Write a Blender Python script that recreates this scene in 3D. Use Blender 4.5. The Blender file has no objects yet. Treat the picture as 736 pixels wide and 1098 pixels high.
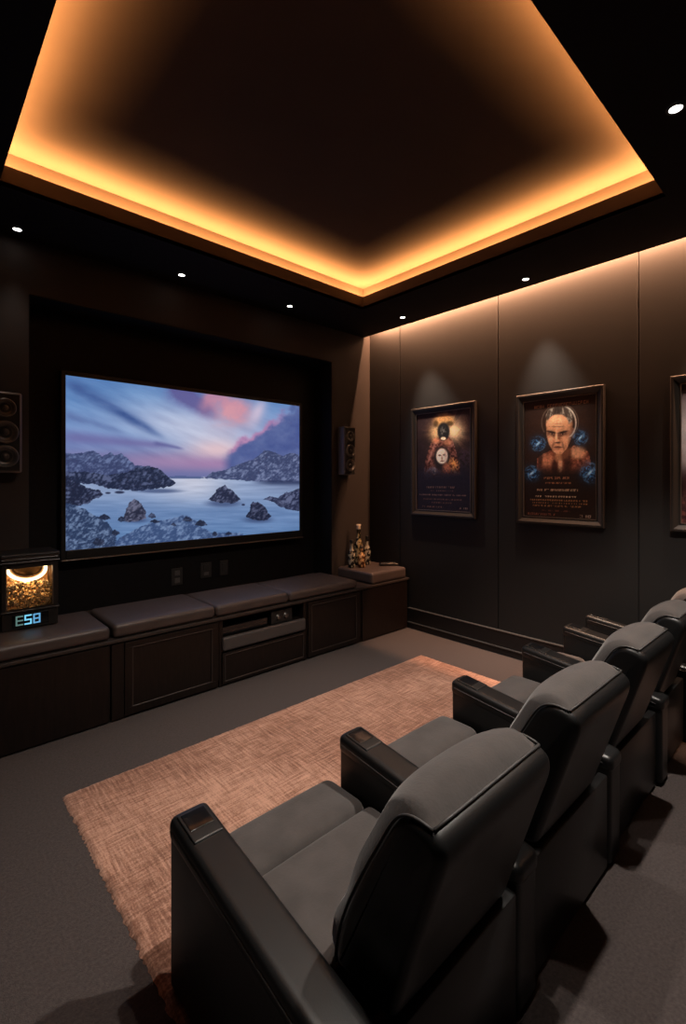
import bpy, bmesh, math, random
import numpy as np
from mathutils import Vector, Matrix

SC = bpy.context.scene
COL = SC.collection
random.seed(4)

# ------------------------------------------------------------------ helpers
def lin(c):
    c = np.asarray(c, float) / 255.0
    return np.where(c <= 0.04045, c / 12.92, ((c + 0.055) / 1.055) ** 2.4)

def srgb(r, g, b):
    l = lin((r, g, b))
    return (float(l[0]), float(l[1]), float(l[2]), 1.0)

def tag(o, label=None, cat=None, group=None, kind=None):
    if label: o['label'] = label
    if cat: o['category'] = cat
    if group: o['group'] = group
    if kind: o['kind'] = kind
    return o

def empty(name, loc, label, cat, group=None, rz=0.0):
    o = bpy.data.objects.new(name, None)
    o.empty_display_size = 0.1
    o.location = loc
    o.rotation_euler = (0, 0, rz)
    COL.objects.link(o)
    return tag(o, label, cat, group)

class MB:
    """collects shapes (given in world coordinates) into one mesh"""
    def __init__(self):
        self.bm = bmesh.new()
    def box(self, x0, x1, y0, y1, z0, z1, bev=0.0, seg=2):
        x0, x1 = min(x0, x1), max(x0, x1); y0, y1 = min(y0, y1), max(y0, y1); z0, z1 = min(z0, z1), max(z0, z1)
        vs = [self.bm.verts.new(p) for p in ((x0,y0,z0),(x1,y0,z0),(x1,y1,z0),(x0,y1,z0),(x0,y0,z1),(x1,y0,z1),(x1,y1,z1),(x0,y1,z1))]
        fs = [self.bm.faces.new([vs[i] for i in q]) for q in ((3,2,1,0),(4,5,6,7),(0,1,5,4),(1,2,6,5),(2,3,7,6),(3,0,4,7))]
        if bev > 0:
            es = list({e for f in fs for e in f.edges})
            bmesh.ops.bevel(self.bm, geom=es, offset=bev, segments=seg, profile=0.5, affect='EDGES')
        return self
    def rbox(self, x0, x1, y0, y1, z0, z1, r=0.02, n=10, bulge=0.0, fn=None):
        """soft rounded box; bulge lifts the top; fn reshapes each point"""
        c = np.array([(x0+x1)/2, (y0+y1)/2, (z0+z1)/2]); h = np.array([(x1-x0)/2, (y1-y0)/2, (z1-z0)/2])
        r = min(r, h.min()*0.999)
        def params(hh):
            inner = hh - r
            a = [-1 + (1-math.cos(t*math.pi/2/4))*0 for t in range(0)]
            edge = [-hh + r*(1-math.cos(k/4*math.pi/2)) for k in range(0, 4)]
            mid = list(np.linspace(-inner, inner, n))
            return edge + mid + [-e for e in edge[::-1]]
        P = [params(hh) for hh in h]
        cache = {}
        def vert(p):
            key = (round(p[0],6), round(p[1],6), round(p[2],6))
            if key in cache: return cache[key]
            p = np.array(p); q = np.clip(p, -(h-r), h-r); d = p-q
            # p lies on the box surface: push to rounded surface
            L = np.linalg.norm(d)
            w = q + d/L*r if L > 1e-9 else q
            if bulge and w[2] > 0:
                f = max(0, 1-(w[0]/h[0])**2)**0.6 * max(0, 1-(w[1]/h[1])**2)**0.6
                w = w + np.array([0,0,bulge*f*min(1, w[2]/(h[2]-r+1e-6))])
            w = w + c
            if fn is not None: w = fn(w)
            v = self.bm.verts.new(w); cache[key] = v
            return v
        for ax in range(3):
            i, j = [(1,2),(2,0),(0,1)][ax]
            for sgn in (-1, 1):
                A, B = P[i], P[j]
                for a in range(len(A)-1):
                    for b in range(len(B)-1):
                        quad = []
                        for (aa, bb) in ((a,b),(a+1,b),(a+1,b+1),(a,b+1)):
                            p = [0,0,0]; p[ax] = sgn*h[ax]; p[i] = A[aa]; p[j] = B[bb]
                            quad.append(vert(p))
                        if sgn < 0: quad.reverse()
                        quad2 = []
                        for v in quad:
                            if v not in quad2: quad2.append(v)
                        if len(quad2) >= 3:
                            try: self.bm.faces.new(quad2)
                            except ValueError: pass
        return self
    def lathe(self, cx, cy, prof, n=24, axis='z'):
        """profile of (radius, height); axis z up, or 'y-' pointing to -y / arbitrary matrix"""
        rings = []
        for (r, z) in prof:
            ring = []
            if r < 1e-6:
                ring = [self.bm.verts.new((cx, cy, z))]
            else:
                for k in range(n):
                    t = 2*math.pi*k/n
                    ring.append(self.bm.verts.new((cx+r*math.cos(t), cy+r*math.sin(t), z)))
            rings.append(ring)
        for A, B in zip(rings[:-1], rings[1:]):
            if len(A) == 1 and len(B) == 1: continue
            for k in range(n):
                k2 = (k+1) % n
                if len(A) == 1: self.bm.faces.new([A[0], B[k2], B[k]])
                elif len(B) == 1: self.bm.faces.new([A[k], A[k2], B[0]])
                else: self.bm.faces.new([A[k], A[k2], B[k2], B[k]])
        return self
    def lathe_at(self, origin, direction, prof, n=28):
        """profile of (radius, distance along direction)"""
        d = Vector(direction).normalized()
        M = Matrix.Translation(origin) @ d.to_track_quat('Z', 'Y').to_matrix().to_4x4()
        nv = len(self.bm.verts)
        self.lathe(0, 0, prof, n)
        self.bm.verts.ensure_lookup_table()
        for v in self.bm.verts[nv:]: v.co = M @ v.co
        return self
    def tube(self, pts, r, n=8, closed=False):
        pts = [Vector(p) for p in pts]
        rings = []
        m = len(pts)
        up = Vector((0.13, 0.21, 0.97))
        for i, p in enumerate(pts):
            if closed: t = pts[(i+1) % m]-pts[i-1]
            else: t = pts[min(i+1, m-1)]-pts[max(i-1, 0)]
            t.normalize()
            a = t.cross(up)
            if a.length < 1e-3: a = t.cross(Vector((1,0,0)))
            a.normalize(); b = t.cross(a).normalized()
            rings.append([self.bm.verts.new(p+a*r*math.cos(2*math.pi*k/n)+b*r*math.sin(2*math.pi*k/n)) for k in range(n)])
        rng = range(m) if closed else range(m-1)
        for i in rng:
            A, B = rings[i], rings[(i+1) % m]
            for k in range(n):
                self.bm.faces.new([A[k], A[(k+1)%n], B[(k+1)%n], B[k]])
        if not closed:
            self.bm.faces.new(rings[0][::-1]); self.bm.faces.new(rings[-1])
        return self
    def prism_x(self, prof, x0, x1, bev=0.0, seg=3):
        """closed (y,z) outline extruded along x"""
        A = [self.bm.verts.new((x0, y, z)) for y, z in prof]
        B = [self.bm.verts.new((x1, y, z)) for y, z in prof]
        n = len(prof)
        f0 = self.bm.faces.new(A[::-1]); f1 = self.bm.faces.new(B)
        for i in range(n):
            self.bm.faces.new([A[i], A[(i+1)%n], B[(i+1)%n], B[i]])
        if bev > 0:
            es = list(set(f0.edges) | set(f1.edges))
            bmesh.ops.bevel(self.bm, geom=es, offset=bev, segments=seg, profile=0.5, affect='EDGES')
        return self
    def build(self, name, mat, parent=None, smooth=False, angle=None):
        bmesh.ops.recalc_face_normals(self.bm, faces=self.bm.faces[:])
        me = bpy.data.meshes.new(name)
        o = bpy.data.objects.new(name, me)
        COL.objects.link(o)
        if parent is not None:
            # world offset of parent chain (parents are only translated / rotated about z at their own root)
            M = Matrix.Identity(4); p = parent; chain = []
            while p is not None:
                chain.append(Matrix.Translation(p.location) @ p.rotation_euler.to_matrix().to_4x4()); p = p.parent
            for m in reversed(chain): M = M @ m
            inv = M.inverted()
            for v in self.bm.verts: v.co = inv @ v.co
            o.parent = parent
        self.bm.to_mesh(me); self.bm.free()
        if mat is not None: me.materials.append(mat)
        if smooth or angle:
            for p in me.polygons: p.use_smooth = True
            if angle:
                try: me.set_sharp_from_angle(angle=math.radians(angle))
                except Exception: pass
        return o

def rehome(o):
    """put a parentless mesh's origin at its base centre"""
    me = o.data
    co = np.empty(len(me.vertices)*3, np.float32); me.vertices.foreach_get('co', co); co = co.reshape(-1, 3)
    b = Vector(((co[:,0].min()+co[:,0].max())/2, (co[:,1].min()+co[:,1].max())/2, co[:,2].min()))
    me.transform(Matrix.Translation(-b)); o.location = b
    return o

# ------------------------------------------------------------------ materials
def mat(name, color, rough=0.6, metal=0.0, spec=0.5, coat=0.0, sheen=0.0, emit=None, estr=1.0, trans=0.0,
        noise=None, bump=None, ior=None):
    """noise=(scale, amount, stretch) varies the colour; bump=(scale, strength, stretch)"""
    m = bpy.data.materials.new(name); m.use_nodes = True
    nt = m.node_tree; b = nt.nodes['Principled BSDF']
    b.inputs['Base Color'].default_value = color
    b.inputs['Roughness'].default_value = rough
    b.inputs['Metallic'].default_value = metal
    b.inputs['Specular IOR Level'].default_value = spec
    b.inputs['Coat Weight'].default_value = coat
    b.inputs['Sheen Weight'].default_value = sheen
    b.inputs['Transmission Weight'].default_value = trans
    if ior: b.inputs['IOR'].default_value = ior
    if emit:
        b.inputs['Emission Color'].default_value = emit
        b.inputs['Emission Strength'].default_value = estr
    tc = nt.nodes.new('ShaderNodeTexCoord')
    def tex(scale, stretch, detail=4):
        mp = nt.nodes.new('ShaderNodeMapping'); mp.inputs['Scale'].default_value = stretch
        nt.links.new(tc.outputs['Object'], mp.inputs['Vector'])
        n = nt.nodes.new('ShaderNodeTexNoise'); n.inputs['Scale'].default_value = scale; n.inputs['Detail'].default_value = detail
        nt.links.new(mp.outputs['Vector'], n.inputs['Vector'])
        return n
    if noise:
        n = tex(noise[0], noise[2] if len(noise) > 2 else (1,1,1))
        r = nt.nodes.new('ShaderNodeMapRange')
        r.inputs['From Min'].default_value = 0.3; r.inputs['From Max'].default_value = 0.7
        r.inputs['To Min'].default_value = 1-noise[1]; r.inputs['To Max'].default_value = 1+noise[1]
        nt.links.new(n.outputs['Fac'], r.inputs['Value'])
        mx = nt.nodes.new('ShaderNodeMix'); mx.data_type = 'RGBA'; mx.blend_type = 'MULTIPLY'
        mx.inputs['Factor'].default_value = 1.0
        mx.inputs['A'].default_value = color
        nt.links.new(r.outputs['Result'], mx.inputs['B'])
        nt.links.new(mx.outputs['Result'], b.inputs['Base Color'])
    if bump:
        n = tex(bump[0], bump[2] if len(bump) > 2 else (1,1,1), 6)
        bp = nt.nodes.new('ShaderNodeBump'); bp.inputs['Strength'].default_value = bump[1]; bp.inputs['Distance'].default_value = 0.01
        nt.links.new(n.outputs['Fac'], bp.inputs['Height'])
        nt.links.new(bp.outputs['Normal'], b.inputs['Normal'])
    return m

def emission_mat(name, color, strength):
    m = bpy.data.materials.new(name); m.use_nodes = True
    nt = m.node_tree; nt.nodes.clear()
    e = nt.nodes.new('ShaderNodeEmission'); e.inputs['Color'].default_value = color; e.inputs['Strength'].default_value = strength
    o = nt.nodes.new('ShaderNodeOutputMaterial'); nt.links.new(e.outputs[0], o.inputs['Surface'])
    return m

M = {}
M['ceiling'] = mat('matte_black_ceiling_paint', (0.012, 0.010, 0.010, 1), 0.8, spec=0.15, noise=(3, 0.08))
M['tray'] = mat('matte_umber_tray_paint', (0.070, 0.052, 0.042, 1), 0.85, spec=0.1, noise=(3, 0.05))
M['wall'] = mat('charcoal_brown_wall_paint', (0.034, 0.028, 0.026, 1), 0.65, spec=0.25, noise=(2.0, 0.08))
M['panel'] = mat('charcoal_wall_panel', (0.0175, 0.0158, 0.0152, 1), 0.55, spec=0.3, noise=(2.0, 0.06), bump=(160, 0.03))
M['niche'] = mat('matte_black_niche', (0.006, 0.006, 0.007, 1), 0.6, spec=0.2)
M['baseboard'] = mat('black_baseboard_paint', (0.014, 0.012, 0.012, 1), 0.45, spec=0.4)
M['carpet'] = mat('grey_brown_carpet', (0.069, 0.056, 0.054, 1), 0.95, spec=0.05, sheen=0.1, noise=(90, 0.22), bump=(260, 0.5))
M['wood'] = mat('espresso_wood', (0.010, 0.0062, 0.0050, 1), 0.42, spec=0.3, noise=(14, 0.35, (6, 6, 0.6)), bump=(60, 0.04, (6, 6, 0.5)))
M['wood_edge'] = mat('espresso_wood_edge', (0.036, 0.027, 0.024, 1), 0.35, spec=0.5)
M['bench_leather'] = mat('brown_bench_leather', (0.070, 0.052, 0.047, 1), 0.42, spec=0.5, noise=(6, 0.12), bump=(220, 0.10))
M['drawer_leather'] = mat('grey_drawer_leather', (0.060, 0.052, 0.050, 1), 0.45, spec=0.45, bump=(200, 0.08))
M['leather'] = mat('black_leather', (0.0095, 0.0095, 0.010, 1), 0.36, spec=0.42, noise=(9, 0.12), bump=(300, 0.03))
M['suede'] = mat('charcoal_suede', (0.068, 0.0600, 0.0575, 1), 0.9, spec=0.12, sheen=0.25, noise=(11, 0.16), bump=(120, 0.10))
M['piping'] = mat('dark_piping', (0.045, 0.043, 0.043, 1), 0.5, spec=0.4)
M['gloss_black'] = mat('gloss_black_plastic', (0.006, 0.006, 0.007, 1), 0.18, spec=0.5)
M['satin_black'] = mat('satin_black_plastic', (0.012, 0.012, 0.012, 1), 0.40, spec=0.4)
M['dark_metal'] = mat('dark_metal', (0.09, 0.085, 0.082, 1), 0.35, metal=0.9)
M['speaker_body'] = mat('grey_speaker_lacquer', (0.13, 0.118, 0.11, 1), 0.35, spec=0.5)
M['cone'] = mat('speaker_cone', (0.05, 0.047, 0.046, 1), 0.3, spec=0.6)
M['cone_ring'] = mat('speaker_ring', (0.12, 0.115, 0.11, 1), 0.35, metal=0.5)
M['frame'] = mat('dark_bronze_frame', (0.036, 0.030, 0.027, 1), 0.35, spec=0.5, metal=0.3)
M['frame_lip'] = mat('bronze_frame_lip', (0.16, 0.125, 0.10, 1), 0.35, metal=0.6)
M['plate'] = mat('dark_outlet_plate', (0.030, 0.030, 0.031, 1), 0.4, spec=0.45)
M['socket'] = mat('outlet_socket', (0.10, 0.10, 0.10, 1), 0.4, spec=0.4)
M['steel'] = mat('brushed_steel', (0.30, 0.28, 0.27, 1), 0.35, metal=1.0)

# rug: woven streaks along both directions
def rug_material():
    m = bpy.data.materials.new('woven_copper_rug'); m.use_nodes = True
    nt = m.node_tree; b = nt.nodes['Principled BSDF']; b.inputs['Roughness'].default_value = 0.95
    b.inputs['Specular IOR Level'].default_value = 0.08; b.inputs['Sheen Weight'].default_value = 0.15
    tc = nt.nodes.new('ShaderNodeTexCoord')
    def n(scale, st, detail=3):
        mp = nt.nodes.new('ShaderNodeMapping'); mp.inputs['Scale'].default_value = st
        nt.links.new(tc.outputs['Object'], mp.inputs['Vector'])
        x = nt.nodes.new('ShaderNodeTexNoise'); x.inputs['Scale'].default_value = scale; x.inputs['Detail'].default_value = detail
        nt.links.new(mp.outputs['Vector'], x.inputs['Vector']); return x.outputs['Fac']
    def mth(op, a, c):
        x = nt.nodes.new('ShaderNodeMath'); x.operation = op
        for i, q in enumerate((a, c)):
            if isinstance(q, (int, float)): x.inputs[i].default_value = q
            else: nt.links.new(q, x.inputs[i])
        return x.outputs[0]
    sx = n(16, (0.5, 6.0, 1)); sy = n(16, (6.0, 0.5, 1)); patch = n(5.0, (1, 1, 1), 4); fine = n(150, (1, 1, 1), 2); big = n(1.1, (1, 1.4, 1), 3)
    sel = nt.nodes.new('ShaderNodeMapRange'); sel.inputs['From Min'].default_value = 0.25; sel.inputs['From Max'].default_value = 0.75
    nt.links.new(patch, sel.inputs['Value'])
    mixf = nt.nodes.new('ShaderNodeMix'); mixf.data_type = 'FLOAT'
    nt.links.new(sel.outputs[0], mixf.inputs['Factor']); nt.links.new(sx, mixf.inputs['A']); nt.links.new(sy, mixf.inputs['B'])
    v = mth('ADD', mth('MULTIPLY', mixf.outputs['Result'], 0.80), mth('ADD', mth('MULTIPLY', fine, 0.36), mth('MULTIPLY', big, 0.52)))
    cr = nt.nodes.new('ShaderNodeValToRGB')
    e = cr.color_ramp.elements
    e[0].position = 0.58; e[0].color = RUG_DARK
    e[1].position = 0.99; e[1].color = RUG_LIGHT
    mid = cr.color_ramp.elements.new(0.77); mid.color = RUG_MID
    nt.links.new(v, cr.inputs['Fac']); nt.links.new(cr.outputs['Color'], b.inputs['Base Color'])
    bp = nt.nodes.new('ShaderNodeBump'); bp.inputs['Strength'].default_value = 0.6; bp.inputs['Distance'].default_value = 0.008
    nt.links.new(v, bp.inputs['Height']); nt.links.new(bp.outputs['Normal'], b.inputs['Normal'])
    return m
RUG_DARK = (0.120, 0.056, 0.038, 1); RUG_MID = (0.27, 0.136, 0.093, 1); RUG_LIGHT = (0.58, 0.335, 0.24, 1)
M['rug'] = rug_material()

def attr_mat(name, emissive, strength=1.0, rough=0.5, spec=0.3):
    m = bpy.data.materials.new(name); m.use_nodes = True
    nt = m.node_tree; b = nt.nodes['Principled BSDF']
    a = nt.nodes.new('ShaderNodeAttribute'); a.attribute_name = 'print'
    b.inputs['Roughness'].default_value = rough; b.inputs['Specular IOR Level'].default_value = spec
    if emissive:
        b.inputs['Base Color'].default_value = (0.004, 0.004, 0.004, 1)
        nt.links.new(a.outputs['Color'], b.inputs['Emission Color']); b.inputs['Emission Strength'].default_value = strength
    else:
        mx = nt.nodes.new('ShaderNodeMix'); mx.data_type = 'RGBA'; mx.blend_type = 'MULTIPLY'; mx.inputs['Factor'].default_value = 1.0
        mx.inputs['B'].default_value = (strength, strength, strength, 1)
        nt.links.new(a.outputs['Color'], mx.inputs['A'])
        nt.links.new(mx.outputs['Result'], b.inputs['Base Color'])
    return m

# ------------------------------------------------------------------ noise and picture painting (numpy)
def vnoise(x, y, seed):
    r = np.random.RandomState(seed); T = r.rand(64, 64)
    xi = np.floor(x).astype(int); yi = np.floor(y).astype(int); fx = x-xi; fy = y-yi
    fx = fx*fx*(3-2*fx); fy = fy*fy*(3-2*fy)
    g = lambda a, b: T[a % 64, b % 64]
    return (g(xi,yi)*(1-fx)+g(xi+1,yi)*fx)*(1-fy)+(g(xi,yi+1)*(1-fx)+g(xi+1,yi+1)*fx)*fy

def fbm(x, y, seed, octv=4):
    s = 0; a = 0.5; t = 0
    for k in range(octv):
        s = s + a*vnoise(x*2**k, y*2**k, seed+k*7); t += a; a *= 0.55
    return s/t

def sstep(a, b, x):
    t = np.clip((x-a)/(b-a), 0, 1); return t*t*(3-2*t)

def blend(img, col, w):
    w = np.clip(w, 0, 1)[..., None]
    return img*(1-w)+np.asarray(col, float)*w

def poly_mask(X, Y, pts):
    inside = np.zeros(X.shape, bool); n = len(pts)
    for i in range(n):
        x1, y1 = pts[i]; x2, y2 = pts[(i+1) % n]
        if y1 == y2: continue
        c = ((y1 > Y) != (y2 > Y)) & (X < (x2-x1)*(Y-y1)/(y2-y1)+x1)
        inside ^= c
    return inside.astype(float)

def ell(X, Y, cx, cy, rx, ry, soft=0.3):
    d = np.sqrt(((X-cx)/rx)**2+((Y-cy)/ry)**2)
    return 1-sstep(1-soft, 1+soft, d)

def painted_plane(name, mtl, parent, x0, x1, y0, y1, z0, z1, nu, nv, img):
    """a grid from (x0,y0) to (x1,y1) in plan and z0..z1, coloured per vertex; img is (nv,nu,3) sRGB 0-255, row 0 at the bottom"""
    u = np.linspace(0, 1, nu); v = np.linspace(0, 1, nv); U, V = np.meshgrid(u, v)
    co = np.stack([x0+(x1-x0)*U, y0+(y1-y0)*U, z0+(z1-z0)*V], -1).reshape(-1, 3)
    if parent is not None: co = co-np.array(parent.location)
    idx = np.arange(nu*nv).reshape(nv, nu)
    f = np.stack([idx[:-1,:-1], idx[:-1,1:], idx[1:,1:], idx[1:,:-1]], -1).reshape(-1, 4)
    me = bpy.data.meshes.new(name); me.from_pydata(co.tolist(), [], f.tolist())
    a = me.color_attributes.new('print', 'FLOAT_COLOR', 'POINT')
    c = np.ones((nu*nv, 4), np.float32); c[:,:3] = lin(np.clip(img, 0, 255)).reshape(-1, 3)
    a.data.foreach_set('color', c.ravel())
    me.materials.append(mtl)
    o = bpy.data.objects.new(name, me); COL.objects.link(o); o.parent = parent
    return o

# ------------------------------------------------------------------ camera
CAM_H = 1.6; YAW = 0.743; FPX = 511.55; V0 = 515.95
cam = bpy.data.cameras.new('camera'); co = bpy.data.objects.new('camera', cam); COL.objects.link(co)
cam.sensor_fit = 'VERTICAL'; cam.sensor_height = 36.0
cam.lens = FPX/1098*36.0
cam.shift_y = (V0-549.0)/1098.0 * -1 * -1
cam.clip_start = 0.02
co.location = (0, 0, CAM_H)
co.rotation_euler = (math.pi/2, 0, -YAW)
SC.camera = co

# ------------------------------------------------------------------ room dimensions
XR = 4.07; YB = 3.96; XL = -0.70; YR = -2.40; ZC = 3.284
NX0, NX1, NZ, NY = 0.6406, 3.4715, 2.916, 4.27        # niche for the television
TX0, TX1, TY0, TY1 = 0.391, 3.314, 0.785, 3.321       # ceiling tray opening
ZT = 3.555
BY = 3.358; BZ = 0.547                                # bench front and top

tag(MB().box(XL-.1, XR+.1, YR-.1, NY+.1, -0.10, 0).build('floor', M['carpet']), kind='structure')
tag(MB().box(XL-.1, XL, YR-.1, NY+.1, 0, 3.75).build('wall_left', M['wall']), kind='structure')
tag(MB().box(XL, XR, YR-.1, YR, 0, 3.75).build('wall_rear', M['wall']), kind='structure')
wb = MB()
wb.box(XL, NX0, YB, NY+.1, 0, 3.70); wb.box(NX1, XR, YB, NY+.1, 0, 3.70)
wb.box(NX0, NX1, YB, NY+.1, NZ, 3.70)
tag(wb.build('wall_back', M['wall']), kind='structure')
nb = MB().box(NX0, NX1, NY, NY+.1, 0, NZ).box(NX0, NX0+.006, YB+.004, NY, 0, NZ).box(NX1-.006, NX1, YB+.004, NY, 0, NZ).box(NX0, NX1, YB+.004, NY, NZ-.006, NZ)
tag(nb.build('wall_niche', M['niche']), kind='structure')

wr = tag(MB().box(XR+.012, XR+.1, YR-.1, NY+.1, 0, 3.75).build('wall_right', M['baseboard']), kind='structure')
seams = [YB, 3.492, 2.293, 1.139, -0.02, -1.20, YR]
for a, b in zip(seams[:-1], seams[1:]):
    MB().box(XR, XR+.012, b+.004, a-.004, 0, 3.74, bev=.003, seg=1).build('wall_panel', M['panel'], wr)
bb = MB()
bb.box(XR-.016, XR, YR, BY+.3, 0.0, 0.060)
bb.box(XR-.020, XR, YR, BY+.3, 0.076, 0.212)
bbo = tag(bb.build('baseboard_right', M['baseboard']), kind='structure')
M['lip'] = mat('baseboard_lip', (0.07, 0.066, 0.064, 1), 0.3, spec=0.6)
for z0, z1 in ((.060, .074), (.213, .225)):
    MB().box(XR-.030, XR, YR, BY-.002, z0, z1, bev=.004).build('moulding', M['lip'], bbo)

# ceiling: dark lower slab with a slot along the right wall, tray with lip, ledge and raised centre
SLX = 3.972
c = MB()
E_ = 0.13
def ring(mb, x0, x1, y0, y1, X0, X1, Y0, Y1, z0, z1):
    mb.box(X0, x0, Y0, Y1, z0, z1); mb.box(x1, X1, Y0, Y1, z0, z1)
    mb.box(x0, x1, Y0, y0, z0, z1); mb.box(x0, x1, y1, Y1, z0, z1)
ring(c, TX0, TX1, TY0, TY1, XL, SLX, YR, YB, ZC, ZC+.03)
ring(c, TX0-E_, TX1+E_, TY0-E_, TY1+E_, XL, SLX, YR, YB, ZC+.03, ZT+.02)
ce = tag(c.build('ceiling', M['ceiling']), kind='structure')
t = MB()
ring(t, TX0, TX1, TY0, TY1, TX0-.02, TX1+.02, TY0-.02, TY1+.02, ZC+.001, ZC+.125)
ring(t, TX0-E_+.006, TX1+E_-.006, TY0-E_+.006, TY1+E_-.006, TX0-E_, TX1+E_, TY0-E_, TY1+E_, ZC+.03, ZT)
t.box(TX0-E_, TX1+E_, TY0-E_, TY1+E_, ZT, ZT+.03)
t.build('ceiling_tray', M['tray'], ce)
MB().box(XL, XR+.012, YR, YB, 3.70, 3.75).build('slot_cap', M['ceiling'], ce)

# ------------------------------------------------------------------ lights
def area(name, loc, rot, sx, sy, power, color, spread=None):
    l = bpy.data.lights.new(name, 'AREA'); l.shape = 'RECTANGLE'; l.size = sx; l.size_y = sy
    l.energy = power; l.color = color
    if spread: l.spread = spread
    o = bpy.data.objects.new(name, l); COL.objects.link(o); o.location = loc; o.rotation_euler = rot
    return o
def spot(name, loc, target, power, color, angle, blend=0.5, radius=0.03):
    l = bpy.data.lights.new(name, 'SPOT'); l.energy = power; l.color = color; l.spot_size = math.radians(angle)
    l.spot_blend = blend; l.shadow_soft_size = radius
    o = bpy.data.objects.new(name, l); COL.objects.link(o); o.location = loc
    o.rotation_euler = (Vector(target)-Vector(loc)).to_track_quat('-Z', 'Y').to_euler()
    return o

AMB = (1.0, 0.44, 0.14)
PW = 108.0
zl = ZC+.103; off = .075
cx, cy = (TX0+TX1)/2, (TY0+TY1)/2; lx, ly = TX1-TX0+.14, TY1-TY0+.14
def led(name, label, x0, x1, y0, y1):
    o = MB().box(x0, x1, y0, y1, zl-.030, zl-.012, bev=.003).build(name, M['led'])
    rehome(o); return tag(o, label, 'led strip', 'led strips on the tray ledge')
M['led'] = emission_mat('amber_led', (1.0, 0.52, 0.16, 1), 3.0)
led('led_strip', 'amber LED strip on the tray ledge on the screen wall side', TX0-off+.02, TX1+off-.02, TY1+off-.01, TY1+off+.01)
led('led_strip', 'amber LED strip on the tray ledge on the poster wall side', TX1+off-.01, TX1+off+.01, TY0-off+.02, TY1+off-.02)
led('led_strip', 'amber LED strip on the tray ledge on the left wall side', TX0-off-.01, TX0-off+.01, TY0-off+.02, TY1+off-.02)
led('led_strip', 'amber LED strip on the tray ledge above the recliner row', TX0-off+.02, TX1+off-.02, TY0-off-.01, TY0-off+.01)
UP = (math.pi, 0, 0)
area('cove_light', (cx, TY1+off, zl), UP, lx, .06, PW, AMB)
area('cove_light', (cx, TY0-off, zl), UP, lx, .06, PW, AMB)
area('cove_light', (TX1+off, cy, zl), UP, .06, ly, PW*ly/lx, AMB)
area('cove_light', (TX0-off, cy, zl), UP, .06, ly, PW*ly/lx, AMB)
# wall-washer hidden in the slot above the poster wall
area('wall_wash_light', (SLX+.030, (YB+YR)/2, ZC+.15), (0, -1.0, 0), .02, YB-YR-.1, 420.0, (1.0, 0.49, 0.26))

WARM = (1.0, 0.90, 0.80)
M['lamp'] = emission_mat('downlight_lens', (1.0, 0.95, 0.88, 1), 12.0)
M['trimring'] = mat('black_downlight_trim', (0.02, 0.02, 0.02, 1), 0.4)
def downlight(x, y, z, label, target, power, angle, blend=0.6, color=WARM, r=0.025):
    d = empty('downlight', (x, y, z), label, 'downlight', 'ceiling downlights')
    b = MB(); b.lathe(x, y, [(r*1.0, z-.001), (r*1.0, z-.006), (r*1.35, z-.005), (r*1.42, z-.001)], 28)
    b.build('trim_ring', M['trimring'], d, smooth=True)
    MB().lathe(x, y, [(0, z-.004), (r*.7, z-.005), (r*.98, z-.0025), (r*.98, z-.001), (0, z-.001)], 28).build('lamp_lens', M['lamp'], d)
    s = spot('downlight_beam', (x, y, z-.02), target, power, color, angle, blend)
    return d

def at_ceiling(u, v, z):
    d = (z-CAM_H)*FPX/(V0-v); r = (u-368)/FPX*d
    s, cc = math.sin(YAW), math.cos(YAW)
    return d*s+r*cc, d*cc-r*s
x, y = at_ceiling(18.5, 245.5, ZC); downlight(x, y, ZC, 'white downlight over the left end of the bench', (x, y, 0), 9, 50, .9)
x, y = at_ceiling(195, 294.5, ZC); downlight(x, y, ZC, 'white downlight above the centre of the television', (x, y, 0), 16, 55, .8)
x, y = at_ceiling(311, 328, ZC); downlight(x, y, ZC, 'white downlight above the right end of the television', (x, y, 0), 16, 60, .8)
x, y = at_ceiling(432, 340, ZC); downlight(x, y, ZC, 'white downlight above the poster nearest the corner', (XR, 2.91, 1.50), 140, 46, 1.0, (1.0, .84, .68))
x, y = at_ceiling(564, 299, ZC); downlight(x, y, ZC, 'white downlight above the stern face poster', (XR, 1.75, 1.50), 140, 46, 1.0, (1.0, .84, .68))
x, y = at_ceiling(725, 116, ZC); KX, KY = x, y; downlight(x, y, ZC, 'brightest white downlight, over the right half of the recliner row', (x-.25, y+.05, 0), 310, 96, .5, r=.027)
downlight(1.15, 0.62, ZC, 'white downlight over the left half of the recliner row', (1.1, .75, 0), 40, 100, .5)
downlight(3.80, 0.55, ZC, 'white downlight above the poster at the right edge', (XR, .55, 1.50), 140, 46, 1.0, (1.0, .84, .68))
downlight(1.41, 1.16, ZT, 'white downlight in the raised tray over the rug', (1.60, 2.35, 0), 150, 96, .9)

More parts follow.
